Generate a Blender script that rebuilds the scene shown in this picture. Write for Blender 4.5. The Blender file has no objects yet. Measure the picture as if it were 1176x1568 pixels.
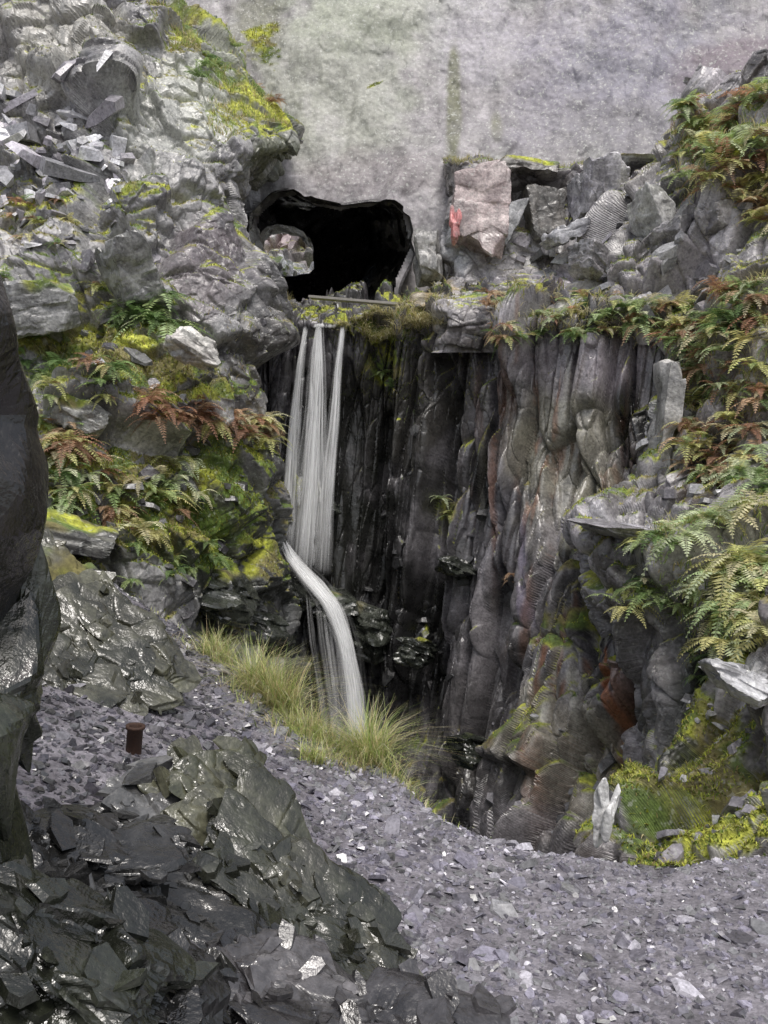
import bpy, bmesh, math, numpy as np
from mathutils import Euler, Vector
rng=np.random.default_rng(7)
K=0.45/588; CAMZ=1.6
def S(u,v,d):
    u=np.asarray(u,float);v=np.asarray(v,float);d=np.asarray(d,float)
    return np.stack([(u-588)*K*d, d+0*u, CAMZ+(784-v)*K*d],-1)
# ---------------- numeric noise ----------------
U32=np.uint32
def H(ix,iy,iz,s):
    a=ix*U32(374761393)+iy*U32(668265263)+iz*U32(2246822519)+np.full(1,(s*3266489917+12345)&0xffffffff,dtype=np.uint64).astype(U32)
    a=(a^(a>>U32(15)))*U32(2246822519)
    a=(a^(a>>U32(13)))*U32(3266489917)
    a=a^(a>>U32(16))
    return a.astype(np.float32)*np.float32(1/4294967296.0)
def toU(F): return F.astype(np.int32).astype(U32)
def vnoise(P,s=0):
    P=np.asarray(P,np.float32);F=np.floor(P);f=P-F;f=f*f*(3-2*f);r=0;I=toU(F)
    for dx in(0,1):
        for dy in(0,1):
            wxy=(f[:,0] if dx else 1-f[:,0])*(f[:,1] if dy else 1-f[:,1])
            for dz in(0,1):
                r=r+wxy*(f[:,2] if dz else 1-f[:,2])*H(I[:,0]+U32(dx),I[:,1]+U32(dy),I[:,2]+U32(dz),s)
    return r
def fbm(P,s=0,o=4):
    r=0;a=0.5;t=0
    for i in range(o):
        r=r+a*vnoise(P*(2.03**i)+i*7.3,s+i);t+=a;a*=0.5
    return r/t
def faceted(P,scale,rot,s,a,tilt=0.8,crack=0.0,k=None,warp=.12):
    if k is None: k=30.
    R=np.array(Euler([math.radians(x) for x in rot]).to_matrix())
    Q=(P@R)/np.array(scale)
    Q=Q+warp*(np.stack([vnoise(Q*1.7,s+50),vnoise(Q*1.7,s+51),vnoise(Q*1.7,s+52)],1)-0.5)
    Q=Q.astype(np.float32);F=np.floor(Q-.5);I=toU(F);n=len(Q);L=[]
    d1=np.full(n,1e9,np.float32);d2=d1.copy();idr=np.zeros(n,np.float32)
    for dx in(0,1):
        for dy in(0,1):
            for dz in(0,1):
                h=H(I[:,0]+U32(dx),I[:,1]+U32(dy),I[:,2]+U32(dz),s);jy=(h*61.7)%1;jz=(h*977.3)%1;hid=(h*7013.1)%1
                q0=Q[:,0]-F[:,0]-dx-.15-.7*h;q1=Q[:,1]-F[:,1]-dy-.15-.7*jy;q2=Q[:,2]-F[:,2]-dz-.15-.7*jz
                d=np.sqrt(q0*q0+q1*q1+q2*q2)
                off=(hid-.5)*2+tilt*2*(q0*((hid*17.3)%1-.5)+q1*((hid*29.7)%1-.5)+q2*((hid*41.1)%1-.5))
                m=d<d1;d2=np.where(m,d1,np.minimum(d2,d));d1=np.where(m,d,d1);idr=np.where(m,hid,idr);L.append((d,off))
    W=0;O=0
    for d,off in L:
        w=np.exp(-k*(d-d1));W=W+w;O=O+w*off
    return a*O/W-crack*np.exp(-(d2-d1)/0.06),idr
def sstep(a,b,x):
    t=np.clip((x-a)/(b-a),0,1);return t*t*(3-2*t)
def mix(a,b,w): 
    w=np.asarray(w)[:,None];return a*(1-w)+np.asarray(b)*w
# ---------------- mesh builder ----------------
COL=bpy.context.scene.collection
def build(name,V,faces,col=None,mat=None,smooth=False,uv=None):
    me=bpy.data.meshes.new(name);V=np.asarray(V,np.float32)
    me.vertices.add(len(V));me.vertices.foreach_set("co",V.ravel())
    loops=np.concatenate([f.ravel() for f in faces]).astype(np.int32)
    st=[];o=0
    for f in faces:
        st.append(o+np.arange(len(f))*f.shape[1]);o+=f.size
    st=np.concatenate(st).astype(np.int32)
    me.loops.add(len(loops));me.loops.foreach_set("vertex_index",loops)
    me.polygons.add(len(st));me.polygons.foreach_set("loop_start",st)
    me.polygons.foreach_set("use_smooth",np.full(len(st),smooth))
    me.update(calc_edges=True)
    if col is not None:
        if col.shape[1]==3: col=np.concatenate([col,np.zeros((len(col),1))],1)
        ca=me.color_attributes.new("Col",'FLOAT_COLOR','POINT')
        ca.data.foreach_set("color",col.astype(np.float32).ravel())
    if uv is not None:
        ul=me.uv_layers.new(name="UVMap")
        ul.data.foreach_set("uv",uv[loops].astype(np.float32).ravel())
    ob=bpy.data.objects.new(name,me);COL.objects.link(ob)
    if mat: me.materials.append(mat)
    return ob
# ---------------- materials ----------------
def nn(nt,t,**k):
    n=nt.nodes.new(t)
    for a,b in k.items(): setattr(n,a,b)
    return n
def rockmat(name,bump=0.5,rlo=0.3,rhi=0.7,fine=45,speck=0.0,dist=0.03,spec=0.5,lo=.6,hi=1.4,g=1.0):
    m=bpy.data.materials.new(name);m.use_nodes=True;nt=m.node_tree;L=nt.links
    b=nt.nodes["Principled BSDF"]
    at=nn(nt,'ShaderNodeAttribute',attribute_name="Col");tc=nn(nt,'ShaderNodeTexCoord')
    n1=nn(nt,'ShaderNodeTexNoise');n1.inputs['Scale'].default_value=fine;n1.inputs['Detail'].default_value=3;n1.inputs['Roughness'].default_value=0.65
    n2=nn(nt,'ShaderNodeTexNoise');n2.inputs['Scale'].default_value=5;n2.inputs['Detail'].default_value=4;n2.inputs['Roughness'].default_value=0.7
    L.new(tc.outputs['Object'],n1.inputs[0]);L.new(tc.outputs['Object'],n2.inputs[0])
    r1=nn(nt,'ShaderNodeMapRange');r1.inputs[1].default_value=.3;r1.inputs[2].default_value=.7;r1.inputs[3].default_value=lo;r1.inputs[4].default_value=hi
    L.new(n1.outputs[0],r1.inputs[0])
    r2=nn(nt,'ShaderNodeMapRange');r2.inputs[1].default_value=.3;r2.inputs[2].default_value=.7;r2.inputs[3].default_value=.65*g;r2.inputs[4].default_value=1.3*g
    L.new(n2.outputs[0],r2.inputs[0])
    mu=nn(nt,'ShaderNodeMath',operation='MULTIPLY');L.new(r1.outputs[0],mu.inputs[0]);L.new(r2.outputs[0],mu.inputs[1])
    vm=nn(nt,'ShaderNodeVectorMath',operation='SCALE');L.new(at.outputs['Color'],vm.inputs[0]);L.new(mu.outputs[0],vm.inputs['Scale'])
    out=vm.outputs[0]
    if speck>0:
        n3=nn(nt,'ShaderNodeTexNoise');n3.inputs['Scale'].default_value=22;n3.inputs['Detail'].default_value=2
        L.new(tc.outputs['Object'],n3.inputs[0])
        r3=nn(nt,'ShaderNodeMapRange');r3.inputs[1].default_value=.6;r3.inputs[2].default_value=.68;r3.inputs[4].default_value=speck
        L.new(n3.outputs[0],r3.inputs[0])
        mx=nn(nt,'ShaderNodeMix',data_type='RGBA');L.new(r3.outputs[0],mx.inputs[0]);L.new(out,mx.inputs[6]);mx.inputs[7].default_value=(.62,.64,.60,1)
        out=mx.outputs[2]
    L.new(out,b.inputs['Base Color'])
    rr=nn(nt,'ShaderNodeMapRange');rr.inputs[1].default_value=.35;rr.inputs[2].default_value=.65;rr.inputs[3].default_value=rlo;rr.inputs[4].default_value=rhi
    L.new(n2.outputs[0],rr.inputs[0])
    mr=nn(nt,'ShaderNodeMix',data_type='FLOAT');L.new(at.outputs['Alpha'],mr.inputs[0]);L.new(rr.outputs[0],mr.inputs[2]);mr.inputs[3].default_value=.95
    L.new(mr.outputs[0],b.inputs['Roughness'])
    b.inputs['Specular IOR Level'].default_value=spec
    ad=nn(nt,'ShaderNodeMath',operation='MULTIPLY_ADD');ad.inputs[1].default_value=0.35
    L.new(n1.outputs[0],ad.inputs[0]);L.new(n2.outputs[0],ad.inputs[2])
    bp=nn(nt,'ShaderNodeBump');bp.inputs['Strength'].default_value=bump;bp.inputs['Distance'].default_value=dist
    L.new(ad.outputs[0],bp.inputs['Height']);L.new(bp.outputs[0],b.inputs['Normal'])
    return m
def leafmat(name,tr=0.35,rough=0.6):
    m=bpy.data.materials.new(name);m.use_nodes=True;nt=m.node_tree;L=nt.links
    b=nt.nodes["Principled BSDF"];o=nt.nodes["Material Output"]
    at=nn(nt,'ShaderNodeAttribute',attribute_name="Col");L.new(at.outputs['Color'],b.inputs['Base Color']);b.inputs['Roughness'].default_value=rough
    t=nn(nt,'ShaderNodeBsdfTranslucent');L.new(at.outputs['Color'],t.inputs[0])
    mx=nn(nt,'ShaderNodeMixShader');mx.inputs[0].default_value=tr;L.new(b.outputs[0],mx.inputs[1]);L.new(t.outputs[0],mx.inputs[2]);L.new(mx.outputs[0],o.inputs[0])
    return m
M_wall=rockmat("slate_wall",bump=0.35,rlo=.4,rhi=.8,fine=16,speck=.6,dist=.03,lo=.78,hi=1.22,g=1.0)
M_rock=rockmat("slate_rock",bump=0.5,rlo=.18,rhi=.5,fine=30,speck=.3,dist=.03,spec=.8,g=1.25)
M_cliff=rockmat("wet_cliff_slate",bump=0.5,rlo=.12,rhi=.42,fine=34,dist=.025,spec=.8,g=1.15)
M_wet=rockmat("wet_slate",bump=0.55,rlo=.08,rhi=.38,fine=34,dist=.025,spec=.9,g=1.0)
M_chip=rockmat("slate_chip",bump=0.3,rlo=.10,rhi=.40,fine=70,dist=.006,spec=1.0,g=1.35)
M_ground=rockmat("slate_gravel",bump=1.0,rlo=.25,rhi=.5,fine=60,dist=.02,g=1.25)
M_leaf=leafmat("fern_leaf",.4);M_grass=leafmat("grass_blade",.35,.5);M_moss=leafmat("moss_tuft",.2,.9)
# ---------------- sheet terrain ----------------
SH={}
def cr(C,t):
    n=C.shape[0];i=np.clip(np.floor(t).astype(int),0,n-2);f=(t-i)
    p0=C[np.clip(i-1,0,n-1)];p1=C[i];p2=C[i+1];p3=C[np.clip(i+2,0,n-1)]
    f=f.reshape((-1,)+(1,)*(C.ndim-1));k=0.35
    m1=(p2-p0)*k;m2=(p3-p1)*k
    return (2*f**3-3*f**2+1)*p1+(f**3-2*f**2+f)*m1+(-2*f**3+3*f**2)*p2+(f**3-f**2)*m2
def gnorm(G):
    du=np.gradient(G,axis=1);dv=np.gradient(G,axis=0);N=np.cross(du,dv)
    N/=np.linalg.norm(N,axis=2,keepdims=True)+1e-9
    c=np.array([0,0,CAMZ])-G
    fl=np.sign((N*c).sum(2).mean());return N*fl
MOSSY=np.array([.36,.38,.04]);MOSSG=np.array([.09,.14,.02]);MOSSO=np.array([.17,.15,.05])
def apply_moss(P,N,U,V,col,blobs,base=-.35,s=300):
    n=fbm(P*1.6,s,5);m=base+n*1.2+0.75*np.clip(N[:,2],-.3,1)-.3
    for (u,v,ru,rv,a) in blobs:
        d=((U-u)/ru)**2+((V-v)/rv)**2;m=m+a*np.exp(-d)
    w=sstep(.38,.55,m);h=fbm(P*2.5,s+9,4)
    mc=mix(np.tile(MOSSG,(len(P),1)),MOSSY,sstep(.44,.62,h));mc=mix(mc,MOSSO,sstep(.48,.62,fbm(P*3.1,s+20,3)))
    mc=mc*(0.6+0.8*vnoise(P*30,s+3))[:,None]
    return mix(col,mc,w*.9),w
def blobmix(col,P,U,V,blobs,s=400):
    n=fbm(P*2.2,s,4)
    for i,(u,v,ru,rv,c,a) in enumerate(blobs):
        d=((U-u)/ru)**2+((V-v)/rv)**2
        w=sstep(.25,.75,np.exp(-d)+ (n-.5)*1.3*np.exp(-d*.5))*a
        col=mix(col,np.array(c),w)
    return col
def sheet(name,rows,nu,nv,layers,basecols,blobs,mossb,mat,mossbase=-.35,namp=.1,hole=None,seed=1,streak=0.25,damp=None,cv=.5,rust=None):
    C=np.array(rows,float)
    A=cr(C,np.linspace(0,C.shape[0]-1,nv));A=np.swapaxes(cr(np.swapaxes(A,0,1),np.linspace(0,C.shape[1]-1,nu)),0,1)
    G=S(A[...,0],A[...,1],A[...,2]);N=gnorm(G).reshape(-1,3);P=G.reshape(-1,3);U=A[...,0].ravel();V=A[...,1].ravel()
    disp=namp*2*(fbm(P*.8,seed,5)-.5);ids=[]
    for i,(sc,rot,a,tl,ck) in enumerate(layers):
        o,idr=faceted(P,sc,rot,seed+i*11+3,a,tl,ck,k=22. if a<.02 else None);disp=disp+o;ids.append(idr)
    if damp: 
        for(u,v,ru,rv,k) in damp: disp=disp*(1-k*np.exp(-((U-u)/ru)**2-((V-v)/rv)**2))
    P=P+N*disp[:,None];G=P.reshape(G.shape);N=gnorm(G).reshape(-1,3)
    a,b,c=[np.array(x) for x in basecols]
    col=np.tile(a,(len(P),1));col=mix(col,b,sstep(.4,.6,fbm(P*.7,seed+70,4)));col=mix(col,c,sstep(.5,.68,fbm(P*1.9,seed+80,5)))
    for k,idr in enumerate(ids): col=col*(1-cv/2+cv*((idr*13.7)%1))[:,None]**(1 if k<2 else .6)
    st=fbm(P*np.array([5,5,.35]),seed+90,3);col=col*(1+streak*(st-.5)*4).clip(.3,2)[:,None]
    col=blobmix(col,P,U,V,blobs,seed+100)
    if rust:
        for(u,v,ru,rv,k) in rust:
            g=np.exp(-((U-u)/ru)**4-((V-v)/rv)**4);q=fbm(P*np.array([7,7,.45]),seed+130,3)
            col=mix(col,[.22,.10,.055],g*k*sstep(.56,.74,q)*.8);col=mix(col,[.38,.37,.33],g*k*sstep(.60,.74,fbm(P*np.array([6,6,.4]),seed+140,3))*.8)
    col,w=apply_moss(P,N,U,V,col,mossb,mossbase,seed+200)
    idx=np.arange(nu*nv).reshape(nv,nu);F=np.stack([idx[:-1,:-1],idx[:-1,1:],idx[1:,1:],idx[1:,:-1]],-1).reshape(-1,4)
    if hole is not None:
        keep=~hole(P[F].mean(1),U[F].mean(1),V[F].mean(1));F=F[keep]
    build(name,P,[F],np.concatenate([col,w[:,None]],1),mat)
    SH[name]=(P,N,U,V,w)
    return SH[name]
def inpoly(x,y,poly):
    r=np.zeros(len(x),bool);n=len(poly)
    for i in range(n):
        x1,y1=poly[i];x2,y2=poly[(i+1)%n]
        c=((y1>y)!=(y2>y))&(x<(x2-x1)*(y-y1)/((y2-y1)+1e-9)+x1);r^=c
    return r
# --- back wall of the quarry
OPEN=[(390,360),(398,326),(424,300),(455,296),(482,311),(520,319),(560,314),(592,316),(616,335),(628,385),(606,430),(602,470),(440,478),(394,440)]
rows=[]
for v,d in[(-500,18),(-250,17),(-60,16.2),(120,15.6),(280,15.0),(400,14.8),(560,14.8)]:
    rows.append([(u,v,d+dd) for u,dd in[(-1100,-2),(-500,0),(0,.6),(250,.3),(500,0),(700,0),(900,-.4),(1180,-1.2),(1700,-3.0)]])
sheet("quarry_cliff",rows,800,500,[((3.2,2,4.5),(0,25,0),.12,.9,0),((.9,.6,2.4),(0,20,0),.025,1.1,.0),((.2,.2,.35),(0,20,0),.008,.8,0)],
 [(.35,.33,.345),(.39,.37,.385),(.315,.31,.31)],
 [(520,110,140,170,(.38,.395,.335),.7),(560,20,150,70,(.37,.40,.31),.5),(1000,120,220,150,(.27,.26,.325),.7),(1130,110,90,80,(.20,.16,.18),.8),(740,60,90,90,(.44,.42,.465),.6),(695,170,14,110,(.15,.16,.08),.8),(760,195,12,30,(.17,.18,.07),.8),(395,40,50,60,(.2,.2,.15),.7),(560,270,110,50,(.24,.215,.22),.7),(880,200,200,60,(.22,.21,.225),.7),(820,120,60,120,(.33,.31,.36),.5)],
 [(400,60,40,70,.5),(690,140,12,60,.3)],M_wall,mossbase=-.6,namp=.2,hole=lambda P,U,V:inpoly(U,V,OPEN),seed=11,streak=.3,cv=.12)
# --- tunnel
def tunnel():
    base=np.array(OPEN,float);nb=len(base);pe=S(base[:,0],base[:,1],np.full(nb,14.3));ce=pe.mean(0)
    e=np.array([(400,385),(402,364),(412,355),(428,352),(440,354),(454,355),(466,360),(476,374),(482,392),(482,405),(484,418),(474,426),(425,428),(402,422)],float)
    ex=S(e[:,0],e[:,1],np.full(nb,21.))
    secs=[ce+(pe-ce)*1.10]
    for y,k,sx in[(15.2,1.12,-.1),(16.5,1.25,-.35),(18.5,1.35,-.8),(20.3,1.35,-1.2)]:
        q=ce+(pe-ce)*k;q=q+np.array([sx,0,(ce[2]-1.6)*(y/14.3-1)]);q[:,1]=y;secs.append(q)
    q=ex.copy();q[:,1]=20.6;secs.append(q);q=ex.copy();q[:,1]=21.3;secs.append(q)
    A=np.array(secs);t=np.linspace(0,len(secs)-1,100);i=np.clip(np.floor(t).astype(int),0,len(secs)-2);f=(t-i)[:,None,None];A=A[i]*(1-f)+A[i+1]*f
    A=np.concatenate([A,A[:,:1]],1)
    t=np.linspace(0,nb,160);i=np.clip(np.floor(t).astype(int),0,nb-1);f=(t-i)[None,:,None]
    A=A[:,i]*(1-f)+A[:,i+1]*f
    P=A.reshape(-1,3);o,idr=faceted(P,(.5,.5,.35),(10,20,0),5,.05);P=P+np.stack([o,0*o,o],1)
    idx=np.arange(len(P)).reshape(100,160);F=np.stack([idx[:-1,:-1],idx[:-1,1:],idx[1:,1:],idx[1:,:-1]],-1).reshape(-1,4)
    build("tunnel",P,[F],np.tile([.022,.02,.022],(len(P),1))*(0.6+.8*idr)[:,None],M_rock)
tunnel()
rows=[[(u,v,d) for u in(200,380,480,700)] for v,d in((100,28),(250,27),(340,26),(385,25),(408,23.5),(440,21.5))]
sheet("far_rock_face",rows,200,260,[((.7,.6,1.6),(0,15,0),.3,.9,.15),((.25,.25,.4),(0,20,0),.12,.8,.05)],[(.26,.21,.22),(.36,.33,.34),(.45,.45,.45)],[(430,410,80,12,(.7,.71,.75),.85)],[],M_rock,seed=21,cv=.9)
# --- left slopes / buttress
Lr=[
[(-400,-160,13),(-150,-160,13),(0,-160,13),(60,-160,13),(110,-160,13),(150,-160,13.2),(170,-160,13.4),(185,-160,13.8),(190,-160,15.6)],
[(-400,-60,13),(-150,-60,13),(0,-60,13),(60,-60,13),(110,-60,13),(140,-60,13.2),(180,-60,13.4),(212,-50,13.8),(220,-50,15.6)],
[(-400,100,12),(-150,100,12.5),(0,100,12.3),(100,110,12.3),(165,95,12.0),(205,70,12.8),(270,60,13),(325,80,13.5),(332,78,15.6)],
[(-400,230,11),(-150,230,11.5),(0,230,11.5),(100,240,11.6),(165,220,10.9),(240,200,11.6),(350,180,12.4),(455,205,13.3),(468,215,15.3)],
[(-400,350,10),(-150,350,10.8),(0,350,10.8),(100,350,10.6),(180,330,10.3),(250,310,10.6),(330,300,11.3),(385,305,12.8),(390,305,15)],
[(-400,470,9.5),(-150,470,10),(0,470,10),(100,470,10),(180,470,10.0),(250,460,10.0),(335,440,10.6),(388,440,11.8),(393,440,15)],
[(-400,600,9),(-150,600,9.3),(0,600,9.3),(100,600,9.2),(180,600,9.4),(270,590,9.6),(350,590,10.1),(405,590,11.0),(415,590,13.4)],
[(-400,680,8),(-150,680,8.6),(0,680,8.6),(100,680,8.6),(180,680,8.9),(270,680,9.6),(350,690,10.3),(412,700,11.1),(422,700,13)],
[(-400,760,8),(-150,760,8.0),(0,760,8.1),(100,760,8.2),(180,760,8.6),(270,760,9.2),(345,770,9.8),(405,780,10.8),(425,780,13)],
[(-400,870,7.5),(-150,870,7.8),(0,870,7.9),(100,870,8.0),(180,870,8.3),(260,870,8.8),(335,880,9.4),(395,880,10.6),(430,880,12.6)],
[(-400,1000,7),(-150,1000,7.2),(0,1000,7.3),(100,1000,7.5),(180,1000,7.8),(260,1000,8.3),(350,1010,9.1),(420,1010,10.6),(460,1010,12.4)],
[(-400,1250,6.5),(-150,1250,6.8),(0,1250,7),(100,1250,7),(180,1250,7.3),(260,1250,7.8),(350,1250,8.6),(430,1250,9.8),(480,1250,11.6)]]
sheet("left_rock_slope",Lr,740,880,[((1.9,1.4,1.7),(15,-35,10),.30,1.1,.09),((.7,.5,.85),(10,-28,15),.15,1.5,.08),((.28,.22,.34),(10,-28,10),.05,1.3,.025),((.11,.1,.10),(10,-35,10),.014,.8,0)],
 [(.21,.205,.21),(.29,.285,.285),(.14,.135,.145)],
 [(90,60,120,90,(.32,.31,.28),.7),(330,120,110,70,(.40,.41,.36),.8),(270,180,110,70,(.35,.36,.33),.6),(310,400,60,110,(.13,.11,.12),.8),(430,240,50,60,(.13,.14,.09),.8),
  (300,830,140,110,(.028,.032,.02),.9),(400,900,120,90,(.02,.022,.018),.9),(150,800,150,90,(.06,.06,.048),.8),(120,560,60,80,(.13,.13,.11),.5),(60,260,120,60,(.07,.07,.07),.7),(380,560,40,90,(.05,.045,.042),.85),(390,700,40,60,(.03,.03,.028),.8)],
 [(330,60,60,30,.5),(400,130,55,30,.8),(430,180,40,30,.8),(270,15,50,22,.8),(200,560,90,40,1.0),(120,520,70,40,.7),(90,480,70,60,.6),(330,600,80,15,.6),(140,800,130,60,.6),(330,760,110,90,.6),(30,340,70,50,.5),(180,400,50,70,.6),(180,290,50,20,.5),(300,850,120,60,.5),(150,700,120,60,.5),(270,720,100,50,.4)],
 M_rock,mossbase=-.38,namp=.12,seed=31,streak=.12,damp=[(370,130,110,110,.45),(320,400,60,110,.3)])
# --- waterfall cliff
us=[250,340,410,480,560,640,720,800,900,1000,1090]
T=[(455,[14.9]*6+[13.4,13.2,13,12.8,12.6]),(472,[13.4]*6+[12.6,12.2,11.8,11.4,11.2]),
(493,[12.2,12.2,12.2,12.2,12.1,12.0,11.6,11.1,10.6,10.2,10]),
(520,[12.25,12.25,12.25,12.3,12.25,12.1,11.65,11.1,10.6,10.2,10]),
(640,[12.2,12.3,12.4,12.5,12.5,12.3,11.8,11.2,10.5,10.1,9.8]),
(780,[12,12,12.2,12.5,12.5,12.2,11.6,10.9,10,9.4,8.8]),
(950,[11.5,11.5,12.0,12.4,12.4,12,11.2,10.4,9.2,8.6,8]),
(1110,[11,11,11.7,12.2,12.2,11.7,10.9,9.8,8.5,7.8,7]),
(1290,[10.5,10.5,11,11.5,11.5,11.2,10.2,8.8,7.3,6.6,6.2]),
(1600,[10,10,10.5,11,11,10.8,9.6,8.1,6.7,6,5.6])]
rows=[[(u,v,d) for u,d in zip(us,ds)] for v,ds in T]
sheet("waterfall_cliff",rows,960,820,[((.7,.8,9.0),(0,4,0),.30,.8,.22),((.27,.4,3.0),(0,5,0),.15,1.1,.11),((.12,.16,1.0),(0,7,0),.04,1.2,.03),((.07,.07,.2),(0,10,0),.008,.8,0)],
 [(.11,.105,.115),(.175,.165,.175),(.06,.058,.06)],
 [(620,620,110,120,(.035,.033,.028),.85),(500,800,120,200,(.012,.013,.010),.92),(600,950,60,180,(.012,.012,.012),.9),(870,700,100,160,(.22,.21,.165),.75),(900,560,120,60,(.27,.24,.27),.6),(790,580,16,70,(.19,.10,.07),.5),  # near-black blobs here and below paint pit and recess shade into the colour
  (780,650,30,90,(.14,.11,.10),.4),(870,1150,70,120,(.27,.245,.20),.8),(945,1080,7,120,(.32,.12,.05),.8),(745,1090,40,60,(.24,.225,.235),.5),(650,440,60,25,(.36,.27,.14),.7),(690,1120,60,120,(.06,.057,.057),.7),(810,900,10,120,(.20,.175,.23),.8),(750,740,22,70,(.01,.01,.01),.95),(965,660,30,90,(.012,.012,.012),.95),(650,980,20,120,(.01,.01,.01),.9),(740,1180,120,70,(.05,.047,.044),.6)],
 [(600,500,150,20,.5),(640,560,90,60,.35),(480,700,120,150,.25),(690,780,40,60,.5),(860,960,40,30,.5),(740,640,14,90,.4),(900,1080,100,130,.25),(560,540,60,60,.4)],
 M_cliff,mossbase=-.42,namp=.08,seed=41,streak=.38,damp=[(490,700,60,320,.7)],rust=[(840,720,110,300,.65),(900,1120,90,170,1.0)])
# --- right shelf
cu=[682,700,770,860,940,1030,1200]
rows=[[(u,290,14.9) for u in cu],
[(u+1,246+(u-700)*.04,14.9 if i==0 else 13.6-.001*(u-700)) for i,u in enumerate(cu)],
[(u+1,300,14.9 if i==0 else 13.55-.001*(u-700)) for i,u in enumerate(cu)],
[(u-2,380,14.9 if i==0 else 13.4-.001*(u-700)) for i,u in enumerate(cu)],
[(u-6,425,14.9 if i==0 else 13.1-.001*(u-700)) for i,u in enumerate(cu)],
[(u-20,450,14.5 if i==0 else 12.2-.001*(u-700)) for i,u in enumerate(cu)],
[(u-30,475,13 if i==0 else 11.6-.003*(u-700)) for i,u in enumerate(cu)],
[(u-30,540,13 if i==0 else 11.7-.003*(u-700)) for i,u in enumerate(cu)]]
sheet("rock_shelf",rows,520,360,[((1.1,.8,1.0),(0,5,0),.14,.8,.06),((.4,.3,.35),(0,8,0),.05,1.2,.03),((.12,.12,.12),(0,12,0),.015,.8,0)],
 [(.20,.185,.19),(.28,.27,.28),(.12,.11,.11)],
 [(705,380,20,40,(.33,.34,.36),.8),(820,290,60,45,(.05,.045,.04),.8),(650,440,60,16,(.40,.29,.12),.8),(850,430,70,15,(.36,.33,.38),.6)],
 [(850,245,160,10,.5),(800,350,60,40,.3)],M_rock,mossbase=-.5,namp=.06,seed=51)
# --- right slope
Rr=[
[(1060,130,14.5),(1070,110,12.4),(1110,100,11.8),(1200,90,11),(1450,60,9.5),(1800,40,7)],
[(1035,205,14.5),(1045,200,12),(1100,180,11.5),(1190,160,10.8),(1450,110,9.2),(1800,100,7)],
[(960,300,14),(970,300,11.8),(1050,285,11.2),(1176,255,10.2),(1450,250,8.5),(1800,250,6.5)],
[(922,385,13.5),(932,390,11.3),(1030,415,10.8),(1176,420,9.8),(1450,420,8),(1800,420,6)],
[(930,470,13),(945,480,10.6),(1030,490,10.0),(1176,500,9.1),(1450,500,7.5),(1800,500,5.8)],
[(1005,570,12),(1020,580,9.9),(1070,590,9.5),(1176,600,8.6),(1450,600,7),(1800,600,5.4)],
[(985,700,12),(1000,700,9.6),(1060,715,8.8),(1176,730,7.9),(1450,730,6.4),(1800,730,5)],
[(890,795,11),(895,800,8.8),(1010,815,8.0),(1176,820,7.1),(1450,820,5.8),(1800,820,4.6)],
[(900,835,11),(910,850,8.2),(1000,875,7.4),(1176,890,6.4),(1450,900,5.2),(1800,900,4.3)],
[(930,950,10),(940,960,8.1),(1010,980,7.1),(1176,980,5.8),(1450,980,4.8),(1800,980,4.1)],
[(980,1080,9),(995,1080,7.2),(1060,1080,6.3),(1176,1080,5.3),(1450,1080,4.4),(1800,1080,3.9)],
[(975,1190,8),(985,1200,6.2),(1050,1190,5.6),(1176,1180,4.9),(1450,1180,4.1),(1800,1180,3.7)],
[(935,1300,6),(950,1305,5.0),(1020,1305,4.7),(1176,1290,4.4),(1450,1290,3.8),(1800,1290,3.5)],
[(930,1450,5.8),(945,1450,4.9),(1020,1450,4.6),(1176,1450,4.3),(1450,1450,3.7),(1800,1450,3.4)]]
sheet("right_rock_slope",Rr,640,960,[((1.0,.9,1.8),(10,12,0),.24,1.0,.12),((.42,.36,1.0),(10,10,10),.12,1.4,.08),((.18,.15,.34),(15,12,0),.03,1.1,.015),((.08,.07,.1),(15,20,0),.008,.8,0)],
 [(.22,.21,.22),(.32,.30,.32),(.12,.11,.11)],
 [(1020,640,22,90,(.44,.43,.42),.8),(975,650,30,90,(.012,.011,.011),.95),(970,800,90,30,(.38,.37,.40),.7),(1020,1080,40,160,(.02,.024,.016),.92),(1150,1040,50,30,(.44,.44,.44),.7),(1080,760,60,40,(.05,.035,.025),.85),(1100,1200,80,70,(.30,.31,.25),.6)],  # near-black blobs put the shade of the recesses into the slope colour
 [(1120,250,80,50,.5),(1100,200,60,40,.3),(1130,480,90,40,.3),(1060,1110,30,60,.7),(1100,1210,90,60,.35),(1100,990,60,40,.3),(970,900,50,50,.3),(990,1240,30,60,.5)],
 M_rock,mossbase=-.38,namp=.1,seed=61,streak=.2)
# ---------------- ground ----------------
lipx=[-9,-5,-3,-1.9,-1.23,-.4,.05,.25,.6,1.0,1.3,2,6,9];lipy=[11,10,8.2,7.4,6.7,5.9,5.35,4.8,4.45,4.28,4.22,4.4,5,6]
def gh(x,y):
    h=.42*np.logaddexp(0,(-x-.05)*5)/5
    h=np.minimum(h,2.2)
    P=np.stack([x,y,0*x],-1).reshape(-1,3)
    h=h+(.10*(fbm(P*1.1,900,4)-.5)+.03*(fbm(P*6,910,3)-.5)).reshape(x.shape)
    over=y-np.interp(x,lipx,lipy)+.15*(vnoise(P*3,920).reshape(x.shape)-.5)
    h=h-np.where(over>-.35,.25*sstep(-.35,.1,over)+np.clip(over-.0,0,9)*2.4,0)
    return np.maximum(h,-3.3)
gx=np.concatenate([np.linspace(-60,-5,30)[:-1],np.linspace(-5,4.5,380),np.linspace(4.5,60,30)[1:]])
gy=np.concatenate([np.linspace(-60,-1,30)[:-1],np.linspace(-1,11,480)])
X,Y=np.meshgrid(gx,gy);Z=gh(X,Y);P=np.stack([X,Y,Z],-1).reshape(-1,3)
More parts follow.
